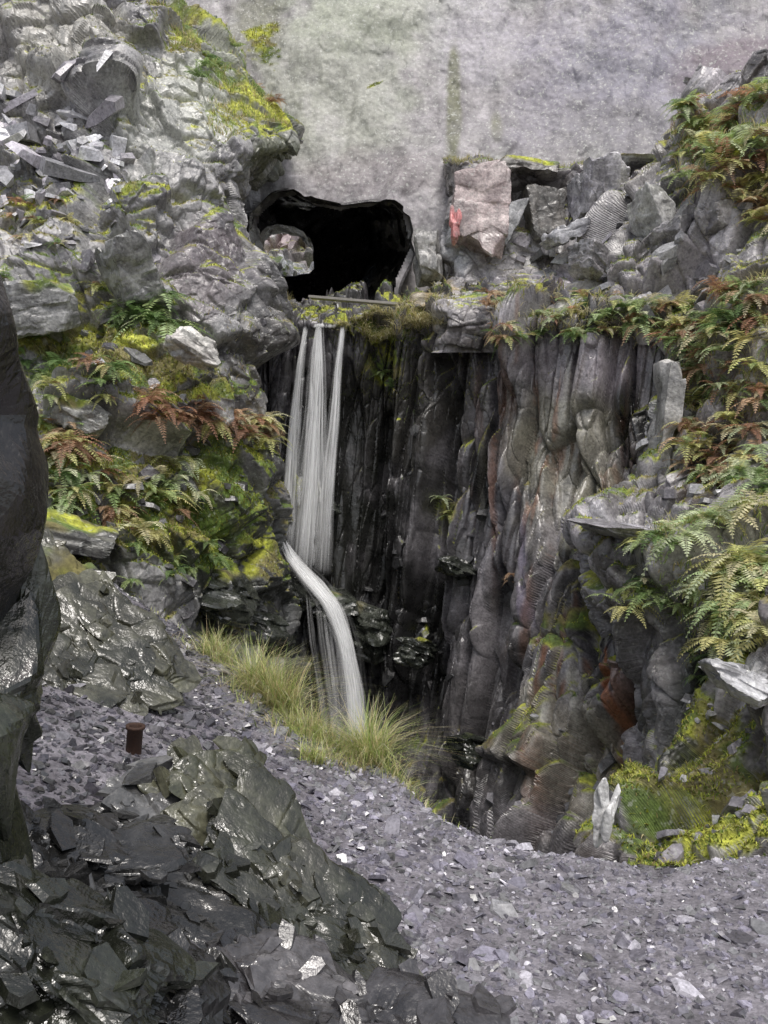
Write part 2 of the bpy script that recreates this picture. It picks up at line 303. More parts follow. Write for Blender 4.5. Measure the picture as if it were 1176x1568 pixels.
col=mix(np.tile([.14,.13,.15],(len(P),1)),[.18,.17,.19],sstep(.4,.6,fbm(P*1.3,950,4)));col=col*(.6+.8*vnoise(P*25,951))[:,None]
over=P[:,1]-np.interp(P[:,0],lipx,lipy)
mw=sstep(-.3,0,over+.3*(fbm(P*3,955,3)-.5))*sstep(.7,.1,P[:,0]);col=mix(col,[.09,.08,.04],mw)
idx=np.arange(len(P)).reshape(X.shape);F=np.stack([idx[:-1,:-1],idx[:-1,1:],idx[1:,1:],idx[1:,:-1]],-1).reshape(-1,4)
build("ground",P,[F],np.concatenate([col,mw[:,None]],1),M_ground)
V=np.array([(-300,-300,-3.6),(300,-300,-3.6),(300,300,-3.6),(-300,300,-3.6)],float)
build("quarry_floor",V,[np.array([[0,1,2,3]])],np.tile([.16,.15,.17],(4,1)),M_ground)
m=bpy.data.materials.new("pool_water");m.use_nodes=True;b=m.node_tree.nodes["Principled BSDF"];b.inputs['Base Color'].default_value=(.02,.03,.03,1);b.inputs['Roughness'].default_value=.08
V=np.array([(-3.5,7,-2.7),(4,6,-2.7),(4,12,-2.7),(-3.5,12,-2.7)],float);build("pool",V,[np.array([[0,1,2,3]])],None,m)
# ---------------- stones ----------------
def basis(N,r):
    N=N/np.linalg.norm(N,axis=1,keepdims=True);a=r.normal(size=N.shape);T=np.cross(N,a);T/=np.linalg.norm(T,axis=1,keepdims=True);return N,T,np.cross(N,T)
def stones(name,C,N,size,thick,tilt,cols,mat,k=6,r=rng,sink=.2,asp=(.5,1)):
    n=len(C);N=N+r.normal(size=N.shape)*tilt;N,T,B=basis(N,r)
    ang=(np.arange(k)/k*2*math.pi)[None]+r.uniform(-.4,.4,(n,k));rad=r.uniform(.5,1,(n,k))
    ex=np.cos(ang)*rad*size[:,None];ey=np.sin(ang)*rad*size[:,None]*r.uniform(*asp,(n,1))
    th=(thick*size)[:,None]
    ts=r.uniform(.7,.98,(n,1));sl=r.normal(size=(n,2))*.18
    zt=th*(1-sink)+ex*sl[:,:1]+ey*sl[:,1:];zb=-th*sink+0*ex
    def pt(x,y,z): return C[:,None]+T[:,None]*x[...,None]+B[:,None]*y[...,None]+N[:,None]*z[...,None]
    V=np.concatenate([pt(ex,ey,zb),pt(ex*ts,ey*ts,zt)],1).reshape(-1,3)
    o=(np.arange(n)*2*k)[:,None]
    top=o+k+np.arange(k)[None];bot=o+np.arange(k)[::-1][None]
    q=np.concatenate([np.stack([o[:,0]+i,o[:,0]+(i+1)%k,o[:,0]+k+(i+1)%k,o[:,0]+k+i],1) for i in range(k)])
    return build(name,V,[top,bot,q],np.repeat(cols,2*k,0),mat)
def slatecol(n,lo=.6,hi=1.6,pal=((.112,.107,.128),(.165,.157,.195),(.14,.14,.147),(.26,.252,.28))):
    p=np.array(pal)[rng.integers(0,len(pal),n)];return p*rng.uniform(lo,hi,(n,1))
def gpts(n,x0,x1,y0,y1):
    x=rng.uniform(x0,x1,n);y=rng.uniform(y0,y1,n);k=y<np.interp(x,lipx,lipy)+.15;x=x[k];y=y[k]
    z=gh(x,y);e=.05;N=np.stack([-(gh(x+e,y)-z)/e,-(gh(x,y+e)-z)/e,np.ones(len(x))],1);return np.stack([x,y,z],1),N*np.array([.6,.6,1])
def gshade(C): return (1-.6*sstep(.5,-.5,C[:,0]+.35*(C[:,1]-3)))[:,None]  # shade and wetness painted into the chip colour, darker towards the left foreground
C,N=gpts(46000,-3.2,2.6,1.6,8);n=len(C)
far=np.clip((C[:,0]-.2)/1.5,0,1)
sz=np.exp(rng.normal(-4.0,.45,n))*(1-.3*far)
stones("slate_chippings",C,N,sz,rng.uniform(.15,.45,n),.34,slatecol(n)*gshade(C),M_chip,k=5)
C,N=gpts(1900,-3,2.4,1.8,7.5);n=len(C);keep=rng.random(n)<np.where(C[:,0]<.9,.85,.3);C=C[keep];N=N[keep];n=len(C)
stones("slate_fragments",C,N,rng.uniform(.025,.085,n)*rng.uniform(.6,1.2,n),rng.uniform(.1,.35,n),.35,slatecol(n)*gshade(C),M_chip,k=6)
def pick(name,u,v,ru,rv,n,up=None):
    P,N,U,V,w=SH[name];m=(np.abs(U-u)<ru)&(np.abs(V-v)<rv)
    if up is not None: m&=N[:,2]>up
    i=np.nonzero(m)[0]
    if len(i)==0:return np.zeros((0,3)),np.zeros((0,3))
    i=rng.choice(i,n);return P[i],N[i]
BC=[];BN=[];BS=[];BT=[];BCOL=[]
def blocks(name,u,v,ru,rv,n,s0,s1,bright=1.0,up=.25):
    c,nn_=pick(name,u,v,ru,rv,n,up)
    if len(c)==0:return
    nn_=nn_*.5+np.array([0,-.1,.6]);BC.append(c);BN.append(nn_);BS.append(rng.uniform(s0,s1,n)*rng.uniform(.4,1,n));BT.append(rng.uniform(.12,.5,n));BCOL.append(slatecol(n,.5,1.5,((.14,.14,.15),(.2,.19,.21),(.3,.3,.31)))*bright)
ls="left_rock_slope"
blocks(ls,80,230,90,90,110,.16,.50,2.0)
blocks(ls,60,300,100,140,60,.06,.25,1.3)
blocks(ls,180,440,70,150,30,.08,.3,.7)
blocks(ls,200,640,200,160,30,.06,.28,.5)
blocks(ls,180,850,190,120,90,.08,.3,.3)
blocks("rock_shelf",840,410,110,45,50,.08,.36,1.1,.1)
blocks("right_rock_slope",1030,400,110,110,60,.1,.4,1.1)
blocks("right_rock_slope",1080,640,100,160,40,.06,.25,1.0)
blocks("right_rock_slope",1080,1180,120,130,80,.05,.2,1.0)
blocks("waterfall_cliff",850,1200,150,100,60,.06,.25,.9,.1)
blocks("waterfall_cliff",640,860,110,200,30,.06,.25,.3,.1)
blocks("waterfall_cliff",760,470,270,20,60,.05,.2,.9,.1)
stones("fallen_slate_blocks",np.concatenate(BC),np.concatenate(BN),np.concatenate(BS),np.concatenate(BT),.4,np.concatenate(BCOL),M_rock,k=6,sink=.35,asp=(.4,1))
# ---------------- boulders (convex, layered slate) ----------------
BP=[]
def boulder(name,c,rad,rot,seed,sub=6,lay=.06,amp=.09,col=(.10,.10,.085),col2=(.17,.17,.15),mat=None,moss=-1.4,nplanes=16,shard=0,box=False,cell=None):
    r=np.random.default_rng(seed);bm=bmesh.new();bmesh.ops.create_icosphere(bm,subdivisions=sub,radius=1)
    D=np.array([v.co[:] for v in bm.verts]);F=np.array([[v.index for v in f.verts] for f in bm.faces]);bm.free()
    if box:
        n=np.concatenate([np.eye(3),-np.eye(3)])+r.normal(size=(6,3))*.12;n=np.concatenate([n,r.normal(size=(5,3))]);n/=np.linalg.norm(n,axis=1,keepdims=True);h=np.concatenate([r.uniform(.85,1,6),r.uniform(.95,1.25,5)])
    else:
        n=r.normal(size=(nplanes,3));n/=np.linalg.norm(n,axis=1,keepdims=True);n=np.concatenate([n,[[0,0,1],[0,0,-1]]]);h=np.concatenate([r.uniform(.72,1.0,nplanes),[.75,.8]])
    q=D@n.T;rr=np.where(q>.05,h[None]/np.maximum(q,.05),9).min(1);rr=np.minimum(rr,1.7 if box else 1.3)
    Rm=np.array(Euler([math.radians(a) for a in rot]).to_matrix());L=D*rr[:,None]*np.array(rad)
    cs=cell or max(rad)*.8
    o,i1=faceted(L,(cs,cs*.8,lay),(0,0,0),seed,amp,.5,0,k=20)
    o2,i2=faceted(L,(.16,.13,lay*.5),(0,0,20),seed+5,amp*.25,.6,0,k=16)
    o3,i3=faceted(L,(cs*.8,cs*.6,.5),(0,0,30),seed+9,lay*.45,.8,.01,k=30)
    lat=D*np.array([1,1,.25]);L=L+lat*(o+o2)[:,None]+D*np.array([.3,.3,1])*o3[:,None]+D*(.03*(fbm(L*4,seed+3,4)-.5))[:,None]
    P=L@Rm.T+np.array(c);Nn=(D/np.array(rad));Nn/=np.linalg.norm(Nn,axis=1,keepdims=True);Nn=Nn@Rm.T
    cc=mix(np.tile(np.array(col),(len(P),1)),np.array(col2),sstep(.42,.6,fbm(P*4,seed+8,4)));cc=cc*(.65+.7*((i1*9.1)%1))[:,None]*(.8+.4*((i2*9.1)%1))[:,None]
    cc,w=apply_moss(P,Nn,P[:,0]*0,P[:,0]*0,cc,[],moss,seed+30)
    if shard:
        i=np.nonzero(Nn[:,2]>-.2)[0];i=rng.choice(i,shard);BP.append((P[i],np.tile(Rm@np.array([0,0,1.]),(shard,1)),cc[i]*rng.uniform(.6,1.6,(shard,1)),rng.uniform(.02,.13,shard)*rng.uniform(.4,1,shard)))
    return build(name,P,[F],np.concatenate([cc,w[:,None]],1),mat or M_wet)
def s1(u,v,d): return tuple(S(u,v,d))
fb="foreground_slate_boulder"
boulder(fb,s1(355,1255,3.25),(.30,.20,.085),(20,46,-18),101,7,.03,.09,(.055,.058,.033),(.11,.11,.075),shard=16,box=True,cell=.2)
boulder(fb,s1(400,1335,3.05),(.34,.2,.08),(22,44,-18),161,7,.03,.09,(.045,.047,.03),(.095,.095,.065),shard=24,box=True,cell=.2)
boulder(fb,s1(250,1270,3.1),(.22,.16,.07),(18,30,-20),162,6,.03,.08,(.05,.05,.05),(.11,.11,.11),shard=40,box=True,cell=.2)
boulder(fb,s1(215,1390,2.7),(.42,.30,.15),(15,24,-20),102,7,.05,.09,(.025,.025,.023),(.05,.047,.042),shard=170)
boulder(fb,s1(480,1430,2.8),(.40,.18,.07),(18,36,-15),103,6,.03,.08,(.03,.032,.022),(.06,.06,.045),shard=130,box=True,cell=.2)
boulder(fb,s1(560,1590,2.35),(.50,.22,.08),(10,14,-12),104,7,.03,.07,(.045,.043,.046),(.09,.086,.09),shard=150,cell=.2)
boulder(fb,s1(30,1500,1.9),(.26,.28,.24),(15,30,10),105,6,.05,.08,(.018,.02,.014),(.038,.042,.03),shard=60)
boulder(fb,s1(180,1600,2.0),(.32,.26,.16),(15,30,10),106,6,.05,.08,(.012,.012,.012),(.026,.026,.026),shard=90)
boulder(fb,s1(60,1330,2.4),(.34,.28,.10),(15,15,10),107,6,.04,.08,(.02,.02,.02),(.045,.045,.045),shard=130)
ms="mossy_slate_slab"
boulder(ms,s1(190,985,4.9),(.46,.22,.07),(20,42,-20),108,7,.03,.10,(.045,.045,.03),(.11,.11,.075),moss=-.68,shard=14,box=True,cell=.22)
boulder(ms,s1(150,1010,4.7),(.42,.22,.06),(20,42,-20),159,6,.03,.10,(.03,.032,.022),(.075,.075,.052),moss=-.74,shard=24,box=True,cell=.22)
boulder(ms,s1(100,930,5.1),(.50,.3,.09),(18,40,-20),109,6,.035,.10,(.028,.03,.02),(.065,.065,.045),moss=-.70,shard=20,box=True,cell=.22)
boulder(ms,s1(60,1030,4.5),(.4,.3,.09),(12,36,-25),119,6,.035,.09,(.024,.026,.018),(.055,.055,.04),moss=-.8,shard=40,box=True,cell=.22)
boulder("slate_pillar",s1(-150,640,2.0),(.22,.36,.72),(0,-3,0),110,6,.5,.03,(.010,.008,.007),(.018,.015,.012))
boulder("slate_pillar",s1(-15,1080,2.35),(.18,.36,.42),(0,-18,0),111,6,.5,.03,(.018,.022,.012),(.035,.04,.024))
boulder("unseen_shade_rock",(-3.4,-.4,2.4),(2.2,3.2,3.6),(5,10,0),112,6,.5,.2,(.06,.06,.055),(.09,.09,.08))  # unseen rock mass, added to darken the left foreground
for i,(u,v,d,rx,rz,s) in enumerate([(505,930,12.2,.42,.3,120),(420,900,11.6,.45,.3,121),(575,970,12.3,.4,.5,122),(330,905,9.6,.55,.3,123),(390,965,10.4,.5,.3,124),(490,775,12.5,.35,.15,126),(700,870,11.3,.35,.15,127),(640,1000,11.6,.3,.25,128),(720,1150,10.3,.35,.25,129)]):
    boulder("waterfall_ledge_rock",s1(u,v,d),(rx,rx*.8,rz),(10,15,10*i),s,5,.08,.06,(.02,.023,.018),(.05,.055,.045),moss=-.6)
boulder("slate_ledge_slab",s1(965,815,8.0),(.52,.5,.09),(5,8,10),130,6,.05,.03,(.24,.23,.25),(.32,.31,.34),M_rock)
boulder("white_quartz_rock",s1(930,1245,4.85),(.045,.05,.13),(0,14,0),131,5,.3,.01,(.55,.55,.55),(.65,.65,.65),M_rock,nplanes=9)
boulder("pale_slate_boulder",s1(300,535,9.3),(.30,.25,.22),(0,35,0),132,5,.1,.03,(.36,.34,.32),(.44,.43,.40),M_rock)
boulder("pale_slate_boulder",s1(1140,1045,5.1),(.26,.3,.11),(0,25,0),133,6,.05,.03,(.26,.26,.27),(.34,.34,.35),M_rock)
sb="slate_block"
boulder(sb,s1(728,322,13.3),(.38,.35,.72),(1,1,3),140,6,.3,.02,(.25,.20,.20),(.35,.295,.29),M_rock,box=True)
boulder(sb,s1(698,345,12.85),(.06,.10,.24),(0,0,0),141,5,.3,.02,(.38,.15,.15),(.28,.21,.20),M_rock,box=True)
boulder(sb,s1(657,392,13.6),(.20,.3,.42),(2,-3,0),142,5,.3,.02,(.26,.255,.25),(.33,.325,.32),M_rock,box=True)
boulder(sb,s1(915,292,13.0),(.30,.35,.33),(3,-4,8),143,6,.2,.01,(.29,.28,.31),(.40,.39,.41),M_rock,box=True)
boulder(sb,s1(775,350,13.2),(.16,.25,.42),(0,24,0),144,5,.2,.01,(.18,.18,.19),(.28,.28,.29),M_rock,box=True)
boulder(sb,s1(860,362,12.7),(.30,.3,.10),(5,-22,10),145,5,.1,.02,(.22,.22,.24),(.33,.33,.35),M_rock,box=True)
boulder(sb,s1(800,268,13.6),(.55,.5,.10),(0,3,0),146,5,.1,.02,(.10,.09,.085),(.16,.15,.14),M_rock,box=True,moss=-.5)
boulder(sb,s1(830,330,13.5),(.28,.3,.35),(0,-8,10),160,5,.1,.01,(.09,.085,.08),(.15,.14,.13),M_rock,box=True)
boulder(sb,s1(960,262,13.4),(.5,.5,.06),(0,2,0),147,5,.1,.01,(.2,.2,.21),(.26,.26,.26),M_rock,box=True,moss=-.6)
boulder(sb,s1(672,468,12.6),(.55,.4,.16),(0,4,0),148,5,.15,.02,(.32,.24,.12),(.24,.21,.16),M_rock,box=True,moss=-.5)
boulder(sb,s1(1002,330,11.5),(.18,.25,.36),(0,-20,20),150,5,.1,.01,(.34,.34,.34),(.44,.44,.42),M_rock,box=True)
boulder(sb,s1(1045,370,11.1),(.28,.3,.30),(0,-30,20),151,5,.1,.02,(.13,.125,.13),(.21,.2,.21),M_rock,box=True)
boulder(sb,s1(1100,340,10.8),(.34,.35,.26),(0,-12,20),152,5,.1,.02,(.18,.17,.18),(.24,.23,.24),M_rock,box=True,moss=-.6)
boulder(sb,s1(900,400,11.9),(.24,.3,.2),(10,20,30),153,5,.1,.02,(.13,.13,.14),(.23,.22,.23),M_rock,box=True)
boulder(sb,s1(1018,655,9.45),(.08,.22,.72),(2,3,0),154,6,.4,.01,(.26,.255,.25),(.37,.36,.35),M_rock,box=True)
boulder(sb,s1(120,640,8.9),(.3,.3,.2),(10,25,30),155,5,.1,.02,(.13,.13,.125),(.2,.2,.19),M_rock,box=True,moss=-.4)
boulder(sb,s1(60,470,9.7),(.42,.35,.28),(10,-15,30),156,5,.1,.02,(.14,.14,.14),(.22,.22,.22),M_rock,box=True,moss=-.4)
boulder(sb,s1(205,420,9.9),(.26,.3,.42),(10,-25,20),157,5,.1,.02,(.16,.16,.16),(.24,.24,.23),M_rock,box=True,moss=-.4)
boulder(sb,s1(90,820,7.7),(.45,.3,.14),(10,15,20),158,5,.1,.02,(.06,.06,.055),(.11,.11,.10),M_rock,box=True,moss=-.4)
a=[np.concatenate([b[i] for b in BP]) for i in range(4)];n=len(a[0])
stones("slate_shards",a[0],a[1],a[3],rng.uniform(.08,.3,n),.2,a[2],M_wet,k=6,asp=(.35,.8))
# ---------------- vegetation ----------------
class Acc:
    def __init__(s): s.V=[];s.F=[];s.C=[];s.n=0
    def add(s,V,F,C): s.V.append(V);s.F.append(F+s.n);s.C.append(C);s.n+=len(V)
    def out(s,name,mat): 
        if s.n: return build(name,np.concatenate(s.V),[np.concatenate(s.F)],np.concatenate(s.C),mat)
def frond(A,b,az,L,up,dr,col,n=17):
    t=np.linspace(.08,1,n);h=np.array([math.cos(az),math.sin(az),0]);sd=np.array([-h[1],h[0],0])
    pos=b+h*(L*.85*t)[:,None]+np.array([0,0,1])*(L*(up*t-dr*t*t))[:,None]
    tan=np.gradient(pos,axis=0);tan/=np.linalg.norm(tan,axis=1,keepdims=True)
    l=L*.30*np.minimum(1,t/.22)*(1.03-t)**.75;w=L/n*.42
    for sg in(-1,1):
        vec=sd*sg*l[:,None]+tan*(l*.3)[:,None]+np.array([0,0,-1])*(l*rng.uniform(.0,.35,n))[:,None]
        V=np.stack([pos,pos+.35*vec+tan*w,pos+vec,pos+.35*vec-tan*w],1).reshape(-1,3)
        F=np.arange(n*4).reshape(n,4);A.add(V,F,np.repeat(col*rng.uniform(.75,1.25,(n,1)),4,0))
    V=np.concatenate([pos+sd*.003,pos-sd*.003]);F=np.array([[i,i+1,n+i+1,n+i] for i in range(n-1)]);A.add(V,F,np.tile(col*.6,(2*n,1)))
GR=[(.26,.38,.14),(.38,.48,.20),(.16,.26,.09)];YE=[(.70,.66,.30),(.62,.64,.26),(.74,.68,.44)];BR=[(.46,.25,.16),(.34,.20,.13),(.62,.43,.28)];PG=[(.64,.72,.46),(.52,.66,.34)]
def ferns(A,sh,u,v,ru,rv,n,L,pal,nf=9,up=None):
    c,N=pick(sh,u,v,ru,rv,n,up)
    for p,nv in zip(c,N):
        a0=rng.uniform(0,6.28);k=pal[rng.integers(len(pal))];ls_=rng.uniform(.6,1.15)
        for j in range(nf):
            az=a0+j*6.28/nf+rng.normal()*.3
            if nv[1]<-.2 and math.sin(az)>.3: az=-az
            kk=k if rng.random()<.7 else pal[rng.integers(len(pal))]
            frond(A,p+np.array([0,-.02,0]),az,L*ls_*rng.uniform(.6,1.1),rng.uniform(.3,.95),rng.uniform(.5,1.15),np.minimum(np.array(kk)*rng.uniform(.7,1.25),.8))
A=Acc()
ferns(A,ls,220,480,45,25,10,.54,PG+GR);ferns(A,ls,110,630,60,30,14,.42,YE+BR+GR);ferns(A,ls,255,640,50,25,16,.42,BR);ferns(A,ls,350,650,50,20,18,.44,YE+BR)
ferns(A,ls,395,655,25,20,9,.46,PG+YE);ferns(A,ls,190,740,120,40,30,.38,GR+YE+PG);ferns(A,ls,230,790,60,40,10,.4,BR+YE);ferns(A,ls,40,520,40,40,6,.34,GR)
ferns(A,ls,350,70,40,40,12,.40,GR);ferns(A,ls,410,140,20,20,3,.32,BR);ferns(A,ls,100,390,100,70,18,.26,YE+GR+BR);ferns(A,ls,270,870,80,40,12,.28,GR);ferns(A,ls,110,690,60,30,12,.4,BR+YE)
rs="right_rock_slope"
ferns(A,rs,1115,215,75,50,50,.50,GR+YE+BR+PG);ferns(A,rs,1135,300,60,40,28,.44,YE+YE+BR);ferns(A,rs,1070,480,100,30,46,.44,GR+YE+BR+PG)
ferns(A,rs,1120,560,80,50,46,.42,YE+BR+GR+PG);ferns(A,rs,1110,680,80,50,42,.40,BR+YE+PG);ferns(A,rs,1150,740,40,30,10,.44,GR+PG)
ferns(A,rs,1120,860,75,40,34,.48,PG+PG+YE);ferns(A,rs,1140,950,60,40,26,.42,PG+YE);ferns(A,rs,1030,1010,30,40,7,.24,GR);ferns(A,rs,1010,890,60,40,16,.34,GR+YE+PG)
ferns(A,"rock_shelf",830,465,90,15,20,.34,GR+YE+BR);ferns(A,"waterfall_cliff",880,500,120,18,40,.34,GR+YE+BR+PG);ferns(A,"rock_shelf",910,340,20,20,3,.3,GR)
ferns(A,"waterfall_cliff",680,780,20,20,4,.34,PG+YE);ferns(A,"waterfall_cliff",780,890,10,10,2,.2,BR);ferns(A,"waterfall_cliff",590,590,15,20,2,.25,GR);ferns(A,"waterfall_cliff",750,1060,20,20,2,.2,BR)
A.out("ferns",M_leaf)
def blades(A,B,L,W,lean,cols,droop=1.0,az=None):
    n=len(B);az=rng.uniform(0,6.28,n) if az is None else az
    h=np.stack([np.cos(az),np.sin(az),0*az],1);s=np.stack([-h[:,1],h[:,0],0*az],1);R=[];lv=4
    for i in range(lv):
        t=i/(lv-1);p=B+h*(L*lean*t*t**.4)[:,None]+np.array([0,0,1])*(L*(t-droop*lean*.55*t*t))[:,None]
        w=(W*(1-t*.9))[:,None];R+= [p-s*w,p+s*w]
    V=np.stack(R,1).reshape(-1,3);o=np.arange(n)*lv*2
    F=np.concatenate([np.stack([o+2*i,o+2*i+1,o+2*i+3,o+2*i+2],1) for i in range(lv-1)])
    A.add(V,F,np.repeat(cols,lv*2,0))
def gcol(n,pal): return np.minimum(np.array(pal)[rng.integers(0,len(pal),n)]*rng.uniform(.7,1.3,(n,1)),.8)
GP=[(.46,.54,.18),(.64,.64,.30),(.78,.70,.46),(.26,.36,.10),(.68,.54,.32)]
A=Acc()
for u,v,d,n,L,r in[(335,985,6.3,460,.30,.12),(300,985,6.4,80,.12,.2),(395,1030,5.9,640,.46,.11),(432,1070,5.7,640,.48,.11),(375,1070,5.7,160,.16,.2),(470,1115,5.4,380,.30,.13),(510,1140,5.3,240,.22,.12),(568,1150,5.25,700,.48,.09),(612,1185,5.1,260,.22,.12),(480,1210,4.9,300,.16,.08),(640,1220,4.8,160,.13,.1),(450,1140,5.3,200,.16,.2),(540,1180,5.1,250,.16,.18)]:
    x,y,_=s1(u,v,d);bx=x+rng.normal(size=n)*r*.5;by=y+rng.normal(size=n)*r*.5;bz=gh(bx,by)-.01
    blades(A,np.stack([bx,by,bz],1),L*rng.uniform(.4,1.2,n),rng.uniform(.0018,.004,n),rng.uniform(.25,1.3,n),gcol(n,GP))
x=rng.uniform(-2,.4,1200);y=np.interp(x,lipx,lipy)+rng.normal(size=1200)*.16-.05
blades(A,np.stack([x,y,gh(x,y)],1),rng.uniform(.03,.10,1200),rng.uniform(.002,.004,1200),rng.uniform(.2,1,1200),gcol(1200,GP))
def gs(sh,u,v,ru,rv,n,L,pal,lean=(.4,1.2),up=None):
    c,N=pick(sh,u,v,ru,rv,n,up)
    if len(c): blades(A,c,L*rng.uniform(.4,1.2,n),rng.uniform(.004,.008,n),rng.uniform(*lean,n),gcol(n,pal),1.2,az=-1.57+rng.normal(size=n)*.8)
ST=[(.70,.62,.40),(.55,.49,.25),(.30,.31,.10),(.74,.68,.50)]
gs("waterfall_cliff",650,496,100,8,2200,.20,ST,(.8,1.8));gs("waterfall_cliff",530,500,20,5,150,.12,ST,(.8,1.8));gs("waterfall_cliff",800,492,180,12,1600,.18,ST,(.8,1.8));gs("waterfall_cliff",415,478,30,16,1000,.28,ST)
gs("waterfall_cliff",630,560,120,60,900,.12,[(.14,.18,.05),(.24,.24,.08)],(.8,1.8))
gs(rs,1120,250,90,60,900,.16,GP);gs(rs,1110,540,90,90,1800,.16,GP+ST);gs(rs,1100,900,90,90,1600,.18,GP+[(.5,.6,.24)]);gs(rs,1060,1200,110,110,700,.08,GP)
gs(ls,200,580,180,100,1200,.10,GP);gs(ls,180,780,200,80,1500,.10,[(.2,.28,.06),(.3,.3,.08)]);gs(ls,380,130,60,60,1400,.12,GP,up=.1);gs(ls,290,30,60,40,700,.12,GP,up=.1)
gs("rock_shelf",850,248,170,6,700,.10,ST);gs("rock_shelf",660,455,30,15,250,.12,ST)
A.out("grass_tufts",M_grass)
A=Acc()
for nm,cnt in[(ls,38000),(rs,18000),("waterfall_cliff",12000),("rock_shelf",2500),("quarry_cliff",3000)]:
    P,N,U,V,w=SH[nm];i=np.nonzero((w>.5)&(U>-40)&(U<1220)&(V>-30)&(V<1320))[0]
    if len(i)==0: continue
    i=rng.choice(i,min(cnt,len(i)*2));n=len(i)
    blades(A,P[i],rng.uniform(.015,.045,n),rng.uniform(.004,.009,n),rng.uniform(.3,1.3,n),gcol(n,[(.42,.46,.06),(.16,.23,.04),(.48,.50,.10),(.27,.23,.09)]))
A.out("moss",M_moss)
# ---------------- waterfall ----------------
def watermat():
    m=bpy.data.materials.new("falling_water");m.use_nodes=True;nt=m.node_tree;L=nt.links;o=nt.nodes["Material Output"];b=nt.nodes["Principled BSDF"]
    b.inputs['Base Color'].default_value=(.98,.99,1,1);b.inputs['Roughness'].default_value=.3
    t=nn(nt,'ShaderNodeBsdfTransparent')
    uv=nn(nt,'ShaderNodeUVMap');mp=nn(nt,'ShaderNodeMapping');mp.inputs['Scale'].default_value=(2.5,.7,1);L.new(uv.outputs[0],mp.inputs[0])
    n=nn(nt,'ShaderNodeTexNoise');n.inputs['Scale'].default_value=1.6;n.inputs['Detail'].default_value=3;L.new(mp.outputs[0],n.inputs[0])
    at=nn(nt,'ShaderNodeAttribute',attribute_name="Col")
    r=nn(nt,'ShaderNodeMapRange');r.inputs[1].default_value=.3;r.inputs[2].default_value=.6;r.inputs[3].default_value=.15;L.new(n.outputs[0],r.inputs[0])
    mu=nn(nt,'ShaderNodeMath',operation='MULTIPLY',use_clamp=True);L.new(r.outputs[0],mu.inputs[0]);L.new(at.outputs['Fac'],mu.inputs[1])
    mx=nn(nt,'ShaderNodeMixShader');L.new(mu.outputs[0],mx.inputs[0]);L.new(t.outputs[0],mx.inputs[1]);L.new(b.outputs[0],mx.inputs[2]);L.new(mx.outputs[0],o.inputs[0])
    return m
VV=[];FF=[];CC=[];UU=[];cnt=0
def ribbon(pts,w0,w1,alpha,n=40):
    global cnt
    A=cr(np.array(pts,float),np.linspace(0,len(pts)-1,n));P=S(A[:,0],A[:,1],A[:,2])
    w=np.linspace(w0,w1,n)*(.6+.8*vnoise(np.stack([np.arange(n)*.2+rng.uniform(0,99),0*np.arange(n),0*np.arange(n)],1),5))
    tan=np.gradient(P,axis=0);tan/=np.linalg.norm(tan,axis=1,keepdims=True);sd=np.cross(tan,[0,-1,0]);sd[:,0]=np.sign(sd[:,0].mean())*np.abs(sd[:,0]).clip(.5,9);sd/=np.linalg.norm(sd,axis=1,keepdims=True)
    e=np.zeros(n);ws=w[:,None]
    V=np.stack([P-sd*ws,P-sd*ws*.5+np.array([0,-1,.6])*ws*.4,P+np.array([0,-1,.6])*ws*.55,P+sd*ws*.5+np.array([0,-1,.6])*ws*.4,P+sd*ws],1).reshape(-1,3)
    a=np.linspace(0,1,n);fade=np.minimum(1,np.minimum(a*14,(1-a)*6))*alpha
    F=np.concatenate([np.stack([np.arange(n-1)*5+k,np.arange(n-1)*5+k+1,np.arange(n-1)*5+k+6,np.arange(n-1)*5+k+5],1) for k in range(4)])+cnt
    off=rng.uniform(0,50);lv=np.linspace(0,6*len(pts)/5,n)
    uv=np.stack([np.stack([np.full(n,off+k*w.mean()*14),lv],1) for k in range(5)],1).reshape(-1,2)
    c=np.stack([e,fade*.75,fade,fade*.75,e],1).reshape(-1);VV.append(V);FF.append(F);CC.append(np.stack([c,c,c,c],1));UU.append(uv);cnt+=len(V)
str_=[([(468,502),(459,560),(450,650),(444,740),(438,850)],.45,2.5),([(488,500),(485,560),(482,640),(476,740),(464,880)],1.0,5),([(525,502),(517,560),(511,640),(502,740),(494,880)],.45,2.5)]
for base,wt,sp in str_:
    for i in range(int(50*wt)):
        g=rng.normal();k=rng.uniform(.5,1.4)
        ribbon([(u+g*sp*(.5+.6*j*k)+rng.normal()*1.2,v+rng.normal()*2,11.75-.05*j+rng.normal()*.03) for j,(u,v) in enumerate(base)],.010,.032,rng.uniform(.2,.95)*math.exp(-g*g*.25))
for i in range(90):
    g=rng.normal();gg=g*8;al=1.0*math.exp(-g*g*.42);q=rng.normal(size=8)*2.2
    ribbon([(432+gg*.3+q[0],828+rng.normal()*5,11.5),(450+gg*.7+q[1],858,11.3),(478+gg+q[2],890,11.1),(508+gg*.9+q[3],928,10.95),(529+gg*.8+q[4],985,10.85),(541+gg*.9+q[5],1060,10.8),(550+gg*1.1+q[6],1160,10.75),(556+gg*1.2+q[7],1260,10.7)],.012,.030,al*rng.uniform(.5,1),60)
for i in range(26):
    g=rng.uniform(0,1)
    ribbon([(462+g*50,905+g*30,11.1),(468+g*50,980,10.95),(482+g*45,1060,10.9),(495+g*45,1180,10.85)],.01,.03,rng.uniform(.04,.2))
